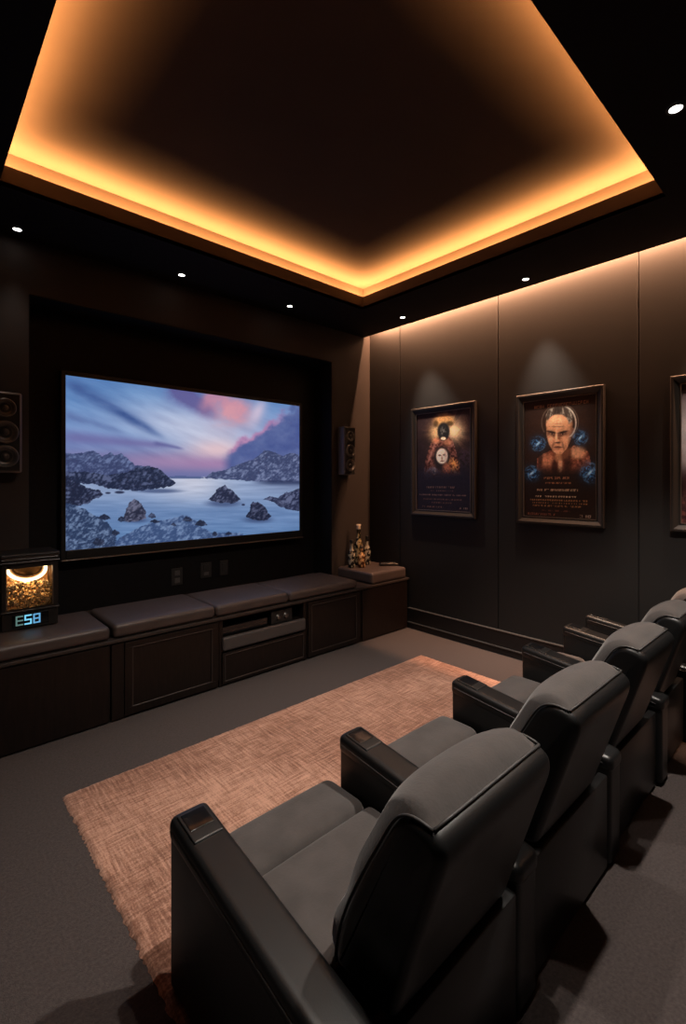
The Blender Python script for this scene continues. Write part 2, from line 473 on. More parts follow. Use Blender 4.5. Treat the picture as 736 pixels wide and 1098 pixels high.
# ------------------------------------------------------------------ television
def tv_picture(nu, nv, d0, d1):
    u = np.linspace(0, 1, nu); v = np.linspace(0, 1, nv); U, V = np.meshgrid(u, v)
    s = U*d1/(d0+U*(d1-d0))
    X = 28+684*s; yt = 35+87*s; yb_ = 546-59*s
    Y = yb_-(yb_-yt)*V
    img = np.zeros(X.shape+(3,))
    hz = 330.0
    t = np.clip((Y-40)/(hz-40), 0, 1)
    img[:] = np.array([98,142,200])
    img = blend(img, (128,160,212), sstep(0.1, 0.55, t)); img = blend(img, (128,122,172), sstep(0.62, 0.85, t)); img = blend(img, (112,118,172), sstep(.86, 1.0, t))
    # luminous band descending to the gap between the mountains
    w = np.exp(-(((X-400)*0.8+(Y-205)*0.5)/190)**2-((Y-190-(X-400)*.25)/75)**2)
    img = blend(img, (208,212,236), w*.85)
    w = np.exp(-((X-470)/85)**2-((Y-252)/34)**2); img = blend(img, (246,208,212), w*.85)
    w = np.exp(-((X-330)/120)**2-((Y-285)/22)**2); img = blend(img, (186,150,190), w*.6)
    w = np.exp(-((X-470)/120)**2-((Y-292)/18)**2); img = blend(img, (170,128,176), w*.7)
    # streaky noise along the wind direction
    a = math.radians(22); P = X*math.cos(a)+Y*math.sin(a); Q = -X*math.sin(a)+Y*math.cos(a)
    st = fbm(P/90, Q/16, 3, 4)
    img += ((st-.5)*34)[..., None]*np.array([.9,.95,.8])*sstep(1.0, .7, t)[..., None]
    # dark streak on the left
    def band(x0, y0, x1, y1, w0, w1):
        dx, dy = x1-x0, y1-y0; L = math.hypot(dx, dy); p = ((X-x0)*dx+(Y-y0)*dy)/L**2; q = np.abs((X-x0)*dy-(Y-y0)*dx)/L
        ww = w0+(w1-w0)*np.clip(p, 0, 1)
        return np.exp(-(q/ww)**2)*sstep(-.15, .1, p)*sstep(1.15, .8, p)
    nn = fbm(P/60, Q/20, 9, 4)
    img = blend(img, (66,92,152), band(40, 60, 300, 208, 22, 10)*(.45+nn*.75))
    img = blend(img, (86,104,160), band(28, 150, 190, 200, 14, 8)*.6*(.4+nn))
    img = blend(img, (112,100,160), band(28, 215, 330, 240, 22, 10)*.65)
    img = blend(img, (90,90,150), band(290, 232, 370, 248, 7, 4)*.6)
    # purple cloud, top centre
    n2 = fbm(X/30, Y/24, 21, 5)
    img = blend(img, (100,98,158), np.clip(band(340, 66, 470, 150, 34, 20)*1.4*(.35+n2*1.0), 0, .95))
    # rosy cloud
    img = blend(img, (205,140,168), np.clip(band(440, 90, 560, 150, 40, 30)*1.1*(.3+n2*1.0), 0, .85))
    w = np.exp(-((X-516)/62)**2-((Y-142)/44)**2); img = blend(img, (230,164,176), np.clip(w*(.1+n2*1.2), 0, .8))
    w = np.exp(-((X-590)/24)**2-((Y-140-(590-X)*.9)/30)**2); img = blend(img, (228,206,228), np.clip(w*.8, 0, .9))
    # dark cloud bank, right
    edge = 262-(X-495)*0.68+(n2-.5)*46
    m = sstep(-14, 16, Y-edge)*sstep(478, 520, X)
    dk = np.stack([84+40*(n2-.4), 100+40*(n2-.4), 158+30*(n2-.4)], -1)
    img = img*(1-m[..., None])+dk*m[..., None]
    w = np.exp(-((Y-edge)/11)**2)*sstep(490, 530, X)*sstep(700, 620, X); img = blend(img, (214,132,178), w*.6)
    w = np.exp(-((Y-300)/22)**2)*sstep(500, 560, X); img = blend(img, (118,126,178), w*.5)
    # sea
    sea = (Y > hz).astype(float)*sstep(hz-1, hz+2, Y)
    ts = np.clip((Y-hz)/200, 0, 1)
    sc = np.zeros_like(img); sc[:] = (152,172,210); sc = blend(sc, (112,142,190), sstep(.15, .55, ts)); sc = blend(sc, (96,132,182), sstep(.5, 1, ts))
    sc = blend(sc, (222,222,238), np.exp(-((X-400)/95)**2)*sstep(.55, .05, ts)*.8)
    sc = blend(sc, (96,110,150), sstep(520, 680, X)*sstep(.35, .0, ts)*.75)
    sc += ((fbm(X/70, Y/6, 33, 3)-.5)*34)[..., None]
    img = img*(1-sea[..., None])+sc*sea[..., None]
    img = blend(img, (76,92,140), poly_mask(X, Y, [(320,331),(350,328),(420,329),(440,333),(420,336),(340,336)])*.85)
    rn = 1-np.abs(2*fbm(X/16+Y/30, Y/13, 41, 5)-1)*1.6; r2 = fbm(X/4.2+Y/9, Y/4.5, 55, 4); r3 = fbm(X/26, Y/20, 61, 4)
    def rock(pts, base, light, amp=1.0, rough=6, seed=71):
        jx = (fbm(X/9, Y/9, seed, 4)-.5)*rough*2; jy = (fbm(X/9, Y/9, seed+13, 4)-.5)*rough*2
        m = poly_mask(X+jx, Y+jy, pts)
        k = np.clip((.72-rn)*1.3*amp+(r2-.5)*1.5*amp+.22+(r3-.5)*1.0, 0, 1)*.88
        colr = np.asarray(base, float)*(1-k[..., None])+np.asarray(light, float)*k[..., None]
        return img*(1-m[..., None])+colr*m[..., None]
    # distant mountains
    img = rock([(20,262),(60,264),(108,254),(125,262),(135,272),(160,259),(172,268),(192,261),(206,275),(232,296),(262,302),(262,345),(20,345)], (62,72,112), (116,132,176), .9, 3)
    img = rock([(432,334),(456,318),(500,308),(540,290),(570,281),(588,272),(610,251),(640,258),(664,268),(690,259),(720,266),(720,346),(600,344)], (64,74,112), (134,146,186), 1.0, 3, 91)
    img = blend(img, (52,62,98), sstep(336, 345, Y)*sstep(560, 640, X)*sstep(360, 346, Y)*.8)
    # near headland, left
    img = rock([(20,315),(90,318),(150,325),(205,318),(240,303),(275,299),(300,306),(325,328),(352,347),(340,358),(290,366),(230,372),(160,366),(110,352),(20,352)], (36,44,70), (98,108,146), 1.0, 4, 101)
    img = rock([(20,332),(60,346),(90,362),(130,372),(140,384),(110,398),(88,410),(60,416),(20,418)], (34,40,64), (96,106,142), 1.1, 5, 111)
    # dark reflections under the rocks
    for (a_, b_, w_, h_) in ((490,408,46,10),(592,456,38,9),(230,458,34,6),(300,372,60,6)):
        img = blend(img, (64,80,122), ell(X, Y, a_, b_, w_, h_, .6)*.75)
    img = rock([(446,398),(462,382),(474,366),(492,354),(508,366),(520,372),(540,398),(520,407),(480,408)], (40,46,72), (112,118,152), 1.1, 4, 121)
    img = rock([(556,446),(562,436),(570,428),(566,414),(576,402),(592,404),(612,420),(630,444),(620,456),(580,458)], (34,40,64), (92,98,130), 1.1, 4, 131)
    img = rock([(606,396),(625,386),(650,392),(668,378),(690,372),(716,364),(716,432),(690,428),(655,418),(640,404)], (42,48,76), (110,118,154), 1.1, 4, 141)
    img = blend(img, (50,58,88), ell(X, Y, 548, 412, 5, 3))
    img = blend(img, (52,60,90), ell(X, Y, 186, 376, 14, 4)); img = blend(img, (52,60,90), ell(X, Y, 152, 378, 8, 3))
    # foreground slabs
    img = rock([(20,405),(50,412),(85,426),(120,448),(150,462),(170,490),(178,515),(160,560),(20,570)], (46,62,96), (124,146,184), 1.2, 5, 151)
    img = rock([(170,520),(215,494),(262,470),(300,462),(340,452),(380,440),(400,452),(420,475),(450,490),(480,494),(540,492),(560,520),(180,560)], (62,84,128), (126,150,192), 1.1, 6, 161)
    img = rock([(186,462),(200,444),(214,408),(230,394),(246,406),(262,432),(264,452),(240,460)], (42,46,68), (118,120,148), 1.1, 4, 171)
    for (a_, b_, w_, h_) in ((142,448,18,9),(192,454,13,9),(281,444,12,9),(385,455,14,8),(424,466,18,11),(174,494,14,9),(465,497,9,7),(290,460,16,6),(505,497,12,5),(126,520,18,12),(345,470,9,5)):
        img = rock([(a_-w_, b_+h_*.5), (a_-w_*.7, b_-h_*.4), (a_-w_*.1, b_-h_), (a_+w_*.6, b_-h_*.5), (a_+w_, b_+h_*.5), (a_, b_+h_)], (36,44,68), (84,96,130), 1, 3, 181)
    return img*.93

tvx0, tvx1, tvz0, tvz1, tvy = 0.9217, 3.204, 1.059, 2.426, 4.200
tv = empty('television', ((tvx0+tvx1)/2, tvy+.03, tvz0-.075), 'large wall-mounted television showing a rocky bay at sunset', 'television')
b = MB(); bz = .034
b.box(tvx0-bz, tvx0, tvy-.010, tvy+.060, tvz0-.07, tvz1+bz, bev=.004)
b.box(tvx1, tvx1+bz, tvy-.010, tvy+.060, tvz0-.07, tvz1+bz, bev=.004)
b.box(tvx0, tvx1, tvy-.010, tvy+.060, tvz1, tvz1+bz, bev=.004)
b.box(tvx0, tvx1, tvy-.010, tvy+.060, tvz0-.07, tvz0, bev=.004)
b.box(tvx0-.01, tvx1+.01, tvy+.004, tvy+.069, tvz0-.05, tvz1+.02)
b.build('bezel', M['satin_black'], tv)
MB().box(tvx0-bz, tvx1+bz, tvy-.030, tvy+.03, tvz0-.082, tvz0-.072, bev=.003).build('bottom_trim', M['frame_lip'], tv)
s_, c_ = math.sin(YAW), math.cos(YAW)
NU, NV = 520, 320
painted_plane('screen', attr_mat('television_picture', True, 1.0, 0.25, 0.3), tv, tvx0, tvx1, tvy, tvy, tvz0, tvz1, NU, NV,
              tv_picture(NU, NV, tvx0*s_+tvy*c_, tvx1*s_+tvy*c_))

# outlets on the niche wall
def outlet(x, z, w, h, label, ports):
    o = empty('wall_outlet', (x, NY-.004, z-h/2), label, 'outlet', 'wall plates under the television')
    MB().box(x-w/2, x+w/2, NY-.010, NY-.0005, z-h/2, z+h/2, bev=.003).build('plate', M['plate'], o)
    for (dz, hh, ww) in ports:
        MB().box(x-ww/2, x+ww/2, NY-.014, NY-.008, z+dz-hh/2, z+dz+hh/2, bev=.003).build('socket', M['socket'] if ww < w*.5 else M['plate'], o)
    return o
outlet(1.843, .722, .105, .155, 'dark double socket plate below the television, leftmost of three', [(.034, .045, .05), (-.034, .045, .05)])
outlet(2.13, .745, .11, .145, 'dark wall plate with pale ports, between the other two plates', [(.03, .05, .06), (-.032, .03, .05)])
outlet(2.32, .745, .085, .145, 'plain dark wall plate, rightmost of three below the television', [(0, .09, .045)])

# ------------------------------------------------------------------ speakers
def speaker(x0, x1, z0, z1, label):
    y0, y1 = YB-.115, YB-.002
    o = empty('wall_speaker', ((x0+x1)/2, YB, z0), label, 'speaker', 'wall speakers beside the television')
    MB().box(x0, x1, y0, y1, z0, z1, bev=.012, seg=3).build('cabinet', M['speaker_body'], o, angle=35)
    MB().box(x0+.012, x1-.012, y0-.006, y0+.01, z0+.012, z1-.012, bev=.005).build('baffle', M['satin_black'], o)
    cx_ = (x0+x1)/2; w = x1-x0; H = z1-z0; yf = y0-.006
    for (fz, R) in ((.80, .30), (.50, .36), (.20, .36)):
        r = R*w; z = z0+H*fz
        d = MB().lathe_at((cx_, yf, z), (0, -1, 0), [(r*1.10, -.001), (r*1.12, .006), (r*1.0, .010), (r*.92, .004)], 36).build('driver_ring', M['cone_ring'], o, smooth=True)
        MB().lathe_at((cx_, yf, z), (0, -1, 0), [(r*.93, .0045), (r*.84, .007), (r*.76, .002), (r*.36, -.0045+.002), (r*.34, .001), (r*.2, .009), (0, .012)], 36).build('driver_cone', M['cone'], d, smooth=True)
    return o
speaker(.395, .583, 1.657, 2.194, 'black three-driver wall speaker left of the television')
speaker(3.553, 3.723, 1.67, 2.204, 'black three-driver wall speaker right of the television')

# ------------------------------------------------------------------ bench cabinets along the screen wall
top = MB().box(XL+.01, XR-.002, BY-.012, YB-.002, BZ-.022, BZ, bev=.004).box(NX0+.010, NX1-.010, YB-.002, NY-.002, BZ-.022, BZ)
tag(rehome(top.build('worktop', M['wood_edge'])), 'long thin dark worktop running under all the bench cushions', 'worktop')
CZ = BZ-.0225
def cab_root(x0, x1, label):
    return empty('bench_cabinet', ((x0+x1)/2, (BY+YB)/2, 0), label, 'cabinet', 'bench cabinets under the television')
def carcass(o, x0, x1, yf=BY+.012):
    MB().box(x0+.001, x1-.001, yf, YB-.004, 0.06, CZ).box(x0+.001, x1-.001, yf+.012, YB-.004, 0.001, .06).build('carcass', M['wood'], o)
def door(o, x0, x1, z0, z1, yf, stile=.05, name='door'):
    """framed panel door with a fine moulding"""
    d = MB(); d.box(x0, x1, yf-.016, yf-.001, z0, z0+stile, bev=.002); d.box(x0, x1, yf-.016, yf-.001, z1-stile*.8, z1, bev=.002)
    d.box(x0, x0+stile, yf-.016, yf-.001, z0+stile, z1-stile*.8, bev=.002); d.box(x1-stile, x1, yf-.016, yf-.001, z0+stile, z1-stile*.8, bev=.002)
    d.box(x0+stile, x1-stile, yf-.009, yf-.001, z0+stile, z1-stile*.8)
    p = d.build(name, M['wood'], o)
    m = MB(); a0, a1, c0, c1 = x0+stile, x1-stile, z0+stile, z1-stile*.8
    for q in ((a0, a1, c0-.003, c0+.004), (a0, a1, c1-.004, c1+.003)): m.box(q[0], q[1], yf-.019, yf-.010, q[2], q[3], bev=.0015, seg=1)
    for q in ((a0-.003, a0+.004), (a1-.004, a1+.003)): m.box(q[0], q[1], yf-.019, yf-.010, c0, c1, bev=.0015, seg=1)
    m.build('moulding', M['wood_edge'], p)
    return p
yf = BY+.012
o = cab_root(XL+.01, 1.0, 'plain dark wood bench cabinet below the popcorn machine'); carcass(o, XL+.01, 1.0)
MB().box(XL+.02, 0.995, yf-.014, yf-.001, .012, CZ-.008, bev=.003).build('front_panel', M['wood'], o)
o = cab_root(1.003, 1.79, 'dark wood bench cabinet with a framed door, left of the equipment shelf'); carcass(o, 1.003, 1.79)
MB().box(1.006, 1.085, yf-.014, yf-.001, .012, CZ-.008, bev=.002).build('side_stile', M['wood'], o)
door(o, 1.090, 1.775, .02, CZ-.012, yf)
o = cab_root(1.793, 2.645, 'dark wood bench cabinet with an open equipment shelf and padded drawer')
x0, x1 = 1.793, 2.645
MB().box(x0+.001, x0+.03, yf, YB-.004, .001, CZ).box(x1-.03, x1-.001, yf, YB-.004, .001, CZ).box(x0+.03, x1-.03, yf+.012, YB-.004, .001, .375).box(x0+.03, x1-.03, YB-.03, YB-.004, .375, CZ).build('carcass', M['wood'], o)
MB().box(x0+.03, x1-.03, yf, yf+.02, CZ-.012, CZ).build('rail', M['wood'], o)
MB().rbox(x0+.02, x1-.02, yf-.030, yf+.010, .277, .385, r=.018, n=6).build('padded_drawer', M['drawer_leather'], o, smooth=True)
door(o, x0+.02, x1-.02, .02, .262, yf, .022, 'drawer')
o = cab_root(2.648, 3.335, 'dark wood bench cabinet with a framed door, right of the equipment shelf'); carcass(o, 2.648, 3.335)
door(o, 2.66, 3.30, .02, CZ-.012, yf, .04)
o = cab_root(3.338, XR-.002, 'plain dark wood bench cabinet in the corner by the poster wall'); carcass(o, 3.338, XR-.034)
MB().box(3.345, XR-.036, yf-.014, yf-.001, .012, CZ-.008, bev=.003).build('front_panel', M['wood'], o)

# equipment on the open shelf
sz = .3755
o = empty('media_player', (2.03, 3.55, sz), 'wide slim black player on the open equipment shelf', 'media player')
MB().box(1.835, 2.255, 3.40, 3.72, sz+.006, sz+.075, bev=.004).build('body', M['gloss_black'], o)
MB().box(1.845, 2.245, 3.396, 3.402, sz+.036, sz+.041).build('tray_line', M['dark_metal'], o)
for fx in (1.87, 2.22):
    for fy in (3.44, 3.68): MB().lathe(fx, fy, [(0, sz), (.014, sz), (.014, sz+.007), (0, sz+.007)], 12).build('foot', M['satin_black'], o)
o = empty('amplifier', (2.395, 3.52, sz), 'small black amplifier with two round knobs, right of the slim player', 'amplifier')
MB().box(2.285, 2.505, 3.385, 3.66, sz+.004, sz+.118, bev=.005).build('body', M['satin_black'], o)
for kx in (2.355, 2.435):
    MB().lathe_at((kx, 3.3855, sz+.062), (0, -1, 0), [(.026, -.001), (.026, .002), (.019, .004), (.018, .016), (.015, .018), (0, .018)], 24).build('knob', M['steel'], o, smooth=True)
for fx in (2.31, 2.48):
    for fy in (3.41, 3.63): MB().lathe(fx, fy, [(0, sz), (.01, sz), (.01, sz+.006), (0, sz+.006)], 12).build('foot', M['gloss_black'], o)

# cushions
def bench_cushion(x0, x1, z1, label, y1=3.935, y0=BY+.004, r=.030, bulge=.008):
    o = MB().rbox(x0+.002, x1-.002, y0, y1, BZ+.001, z1, r=r, n=14, bulge=bulge).build('bench_cushion', M['bench_leather'], None, smooth=True)
    rehome(o); return tag(o, label, 'cushion', 'leather cushions along the bench')
bench_cushion(XL+.02, 1.005, .637, 'brown leather bench cushion under the popcorn machine')
bench_cushion(1.02, 1.762, .640, 'brown leather bench cushion right beside the popcorn machine cushion')
bench_cushion(1.766, 2.456, .634, 'brown leather bench cushion above the open equipment shelf')
bench_cushion(2.460, 3.285, .628, 'brown leather bench cushion below the right end of the television')
bench_cushion(3.490, XR-.036, .665, 'thicker brown leather cushion in the corner under the bottles', 3.90, bulge=0.0)

# ------------------------------------------------------------------ popcorn machine
px0, px1, py0, py1, pz = .4446, .758, 3.655, 3.925, .645
pm = empty('popcorn_machine', ((px0+px1)/2, (py0+py1)/2, pz), 'lit black tabletop popcorn machine with a digital display on the bench', 'popcorn machine')
M['pm_black'] = mat('machine_black', (0.016, 0.013, 0.012, 1), 0.3, spec=0.5)
M['pm_in'] = mat('machine_copper_lining', (0.50, 0.27, 0.12, 1), 0.4, metal=0.2)
MB().box(px0, px1, py0, py1, pz+.003, pz+.115, bev=.006).build('base', M['pm_black'], pm)
MB().box(px0-.006, px1+.006, py0-.010, py1, pz+.115, pz+.125, bev=.003).build('ledge', M['dark_metal'], pm)
w0, w1 = px0+.028, px1-.034
b = MB()
b.box(px0, w0, py0, py0+.02, pz+.125, pz+.425, bev=.003); b.box(w1, px1, py0, py0+.02, pz+.125, pz+.425, bev=.003)
b.box(w0, w1, py0, py0+.02, pz+.395, pz+.425, bev=.003); b.box(w0, w1, py0, py0+.02, pz+.125, pz+.134)
b.box(px0, px0+.012, py0+.02, py1, pz+.125, pz+.425); b.box(px1-.012, px1, py0+.02, py1, pz+.125, pz+.425)
b.box(px0+.012, px1-.012, py1-.012, py1, pz+.125, pz+.425)
b.build('cabinet', M['pm_black'], pm)
for q in (w0-.006, w1): MB().box(q, q+.006, py0-.004, py0+.001, pz+.134, pz+.395).build('window_trim', M['frame_lip'], pm)
MB().box(px0+.013, px1-.013, py1-.018, py1-.013, pz+.126, pz+.42).build('lining', M['pm_in'], pm)
gl = mat('clear_glass', (1, 1, 1, 1), 0.02, trans=1.0, ior=1.1, spec=.2)
MB().box(w0, w1, py0+.006, py0+.010, pz+.134, pz+.395).build('window_glass', gl, pm)
b = MB().box(px0-.008, px1+.010, py0-.012, py1, pz+.425, pz+.438, bev=.004)
b.box(px0-.004, px1+.006, py0-.006, py1-.002, pz+.438, pz+.458, bev=.004)
nv0 = len(b.bm.verts); b.box(px0-.008, px1+.010, py0-.012, py1, pz+.458, pz+.488, bev=.010, seg=3)
b.build('lid', M['pm_black'], pm)
# glowing ring lamp over the popcorn
rc = ((w0+w1)/2, (py0+py1)/2-.01, pz+.372)
TI = math.radians(38)
def kett(r, t, hgt=0.0):
    x, yy = r*math.cos(t), r*math.sin(t)
    return (rc[0]+x, rc[1]-.008+yy*math.cos(TI)-hgt*math.sin(TI), rc[2]+.006+yy*math.sin(TI)+hgt*math.cos(TI))
pts = [kett(.108, t) for t in np.linspace(0, 2*math.pi, 48, endpoint=False)]
MB().tube(pts, .0105, 10, closed=True).build('ring_lamp', emission_mat('ring_lamp_glow', (1.0, .74, .42, 1), 3.6), pm, smooth=True)
b = MB(); rr_ = [[b.bm.verts.new(kett(r, t, h_)) for t in np.linspace(0, 2*math.pi, 36, endpoint=False)] for r, h_ in ((.095, .0), (.088, .012), (.072, .014), (.068, .004), (.045, .010))]
for A_, B_ in zip(rr_[:-1], rr_[1:]):
    for k in range(36): b.bm.faces.new([A_[k], A_[(k+1) % 36], B_[(k+1) % 36], B_[k]])
b.bm.faces.new(rr_[-1])
b.build('kettle', M['pm_in'], pm, smooth=True)
ld = bpy.data.lights.new('popcorn_lamp', 'POINT'); ld.energy = 2.0; ld.color = (1, .66, .32); ld.shadow_soft_size = .05
lo = bpy.data.objects.new('popcorn_lamp', ld); COL.objects.link(lo); lo.location = (rc[0], py0+.075, rc[2]-.045)
# display with three lit characters E S B
dp = MB().box(px0+.055, px1-.055, py0-.004, py0+.001, pz+.022, pz+.100, bev=.002).build('display', M['gloss_black'], pm)
SEG = {'E': 'afged', 'S': 'afgcd', 'B': 'abcdefg'}
def segbox(b, ch, x, z, w, h, t=.0085):
    y0, y1 = py0-.0075, py0-.0042
    R = {'a': (x, x+w, z+h-t, z+h), 'g': (x, x+w, z+h/2-t/2, z+h/2+t/2), 'd': (x, x+w, z, z+t), 'f': (x, x+t, z+h/2, z+h), 'b': (x+w-t, x+w, z+h/2, z+h), 'e': (x, x+t, z, z+h/2), 'c': (x+w-t, x+w, z, z+h/2)}
    for s in SEG[ch]: b.box(R[s][0], R[s][1], y0, y1, R[s][2], R[s][3])
for ch, dx, colr, st in (('E', .075, (.28, .50, .46, 1), .35), ('S', .122, (.22, .70, 1.0, 1), .95), ('B', .170, (.20, .58, 1.0, 1), .65)):
    b = MB(); segbox(b, ch, px0+dx, pz+.030, .040, .062); b.build('lit_character', emission_mat('display_glow', colr, st), dp)
# popcorn
rnd = random.Random(7); b = MB()
for k in range(420):
    x = rnd.uniform(px0+.025, px1-.030); yy = rnd.uniform(py0+.022, py1-.035)
    if k < 260: yy = py0+.024+rnd.random()**2*.05
    z = pz+.137+rnd.random()*.165*(1-.25*((x-rc[0])/.14)**2)
    for q in range(2):
        bmesh.ops.create_icosphere(b.bm, subdivisions=1, radius=rnd.uniform(.006, .010), matrix=Matrix.Translation((x+rnd.uniform(-.005, .005), yy+rnd.uniform(0, .005), z+rnd.uniform(-.005, .005))))
pc = mat('popcorn', (0.86, 0.66, 0.38, 1), 0.6, noise=(60, .5)); 
pcm = b.build('popcorn', pc, None, smooth=True); rehome(pcm)
tag(pcm, 'golden popcorn heaped behind the glass of the lit machine', 'popcorn', kind='stuff')

# ------------------------------------------------------------------ bottles and remote on the corner cushion
def bottle_mat(name, base, gold):
    m = bpy.data.materials.new(name); m.use_nodes = True; nt = m.node_tree; p = nt.nodes['Principled BSDF']
    p.inputs['Roughness'].default_value = .15
    tc = nt.nodes.new('ShaderNodeTexCoord'); n = nt.nodes.new('ShaderNodeTexNoise'); n.inputs['Scale'].default_value = 24; n.inputs['Detail'].default_value = 3
    nt.links.new(tc.outputs['Object'], n.inputs['Vector'])
    cr = nt.nodes.new('ShaderNodeValToRGB'); e = cr.color_ramp.elements
    e[0].position = .47; e[0].color = base; e[1].position = .56; e[1].color = gold
    nt.links.new(n.outputs['Fac'], cr.inputs['Fac']); nt.links.new(cr.outputs['Color'], p.inputs['Base Color'])
    p.inputs['Metallic'].default_value = .35
    return m
bg1 = bottle_mat('green_gold_glass', (0.02, 0.02, 0.012, 1), (0.55, 0.42, 0.22, 1))
bg2 = bottle_mat('amber_gold_glass', (0.06, 0.018, 0.006, 1), (0.75, 0.46, 0.22, 1))
bg3 = bottle_mat('smoke_gold_glass', (0.015, 0.015, 0.015, 1), (0.50, 0.46, 0.36, 1))
cap_m = mat('ivory_stopper', (0.62, 0.52, 0.40, 1), .35)
CT = .6653
def bottle(x, y, H, r, m, label, capm, capr=.02, neck=.017):
    o = empty('bottle', (x, y, CT), label, 'bottle', 'ornamental bottles on the corner cushion')
    hb = H*.58
    MB().lathe(x, y, [(0, CT), (r*.9, CT), (r, CT+.012), (r*.97, CT+hb*.5), (r, CT+hb*.85), (r*.8, CT+hb), (neck, CT+hb*1.18), (neck*.95, CT+H*.86), (neck*1.2, CT+H*.87), (0, CT+H*.87)], 24).build('glass_body', m, o, smooth=True)
    MB().lathe(x, y, [(0, CT+H*.868), (capr*.8, CT+H*.868), (capr, CT+H*.90), (capr*.75, CT+H*.94), (capr*1.15, CT+H*.985), (capr*.9, CT+H), (0, CT+H)], 20).build('stopper', capm, o, smooth=True)
bottle(3.726, 3.80, .455, .046, bg1, 'tallest decorated bottle with a pale stopper, behind the others', cap_m, .026, .022)
bottle(3.562, 3.74, .30, .040, bg3, 'decorated bottle at the left of the group', M['satin_black'])
bottle(3.825, 3.765, .32, .041, bg3, 'decorated bottle at the right of the group, nearest the remote', M['satin_black'])
bottle(3.655, 3.68, .235, .043, bg2, 'short amber decorated bottle in front of the tallest one', M['frame_lip'])
rm = empty('remote_control', (3.940, 3.545, CT), 'black remote control lying on the corner cushion', 'remote control')
MB().rbox(3.835, 4.045, 3.512, 3.578, CT+.001, CT+.032, r=.012, n=4).build('shell', M['gloss_black'], rm, smooth=True)
for k in range(7):
    MB().box(3.858+k*.024, 3.874+k*.024, 3.528, 3.562, CT+.031, CT+.035, bev=.002, seg=1).build('button', M['steel'] if k in (4, 5) else M['plate'], rm)
rm.rotation_euler = (0, 0, -.62)

# ------------------------------------------------------------------ posters
def poster_coords(nu, nv, quad, d0, d1):
    (tl, tr, br, bl) = quad
    u = np.linspace(0, 1, nu); v = np.linspace(0, 1, nv); U, V = np.meshgrid(u, v)
    s = U*d1**-1/((1-U)/d0+U/d1) if False else U*d0*0+U*(1/d1)/((1/d1)*U+(1/d0)*(1-U)) if False else U*d1/(d0+U*(d1-d0))
    X = (tl[0]+(tr[0]-tl[0])*s)*V+(bl[0]+(br[0]-bl[0])*s)*(1-V)
    Y = (tl[1]+(tr[1]-tl[1])*s)*V+(bl[1]+(br[1]-bl[1])*s)*(1-V)
    return U, V, X, Y

def glyph_row(U, V, u0, u1, vc, h, seed, n):
    """a row of small letter-like strokes"""
    r = np.random.RandomState(seed); m = np.zeros(U.shape)
    cw = (u1-u0)/n
    for k in range(n):
        if r.rand() < .12: continue
        a = u0+k*cw
        pat = r.randint(0, 5)
        st = [(0, .22, 0, 1), (.55, .78, 0, 1), (0, .75, .8, 1), (0, .75, 0, .2), (0, .75, .4, .6)]
        use = [[0,2,3],[0,1,4],[0,2,4],[0,1,2],[0,1,3]][pat]
        for q in use:
            x0, x1, z0, z1 = st[q]
            m = np.maximum(m, ((U >= a+x0*cw) & (U <= a+x1*cw) & (V >= vc-h/2+z0*h) & (V <= vc-h/2+z1*h)).astype(float))
    return m

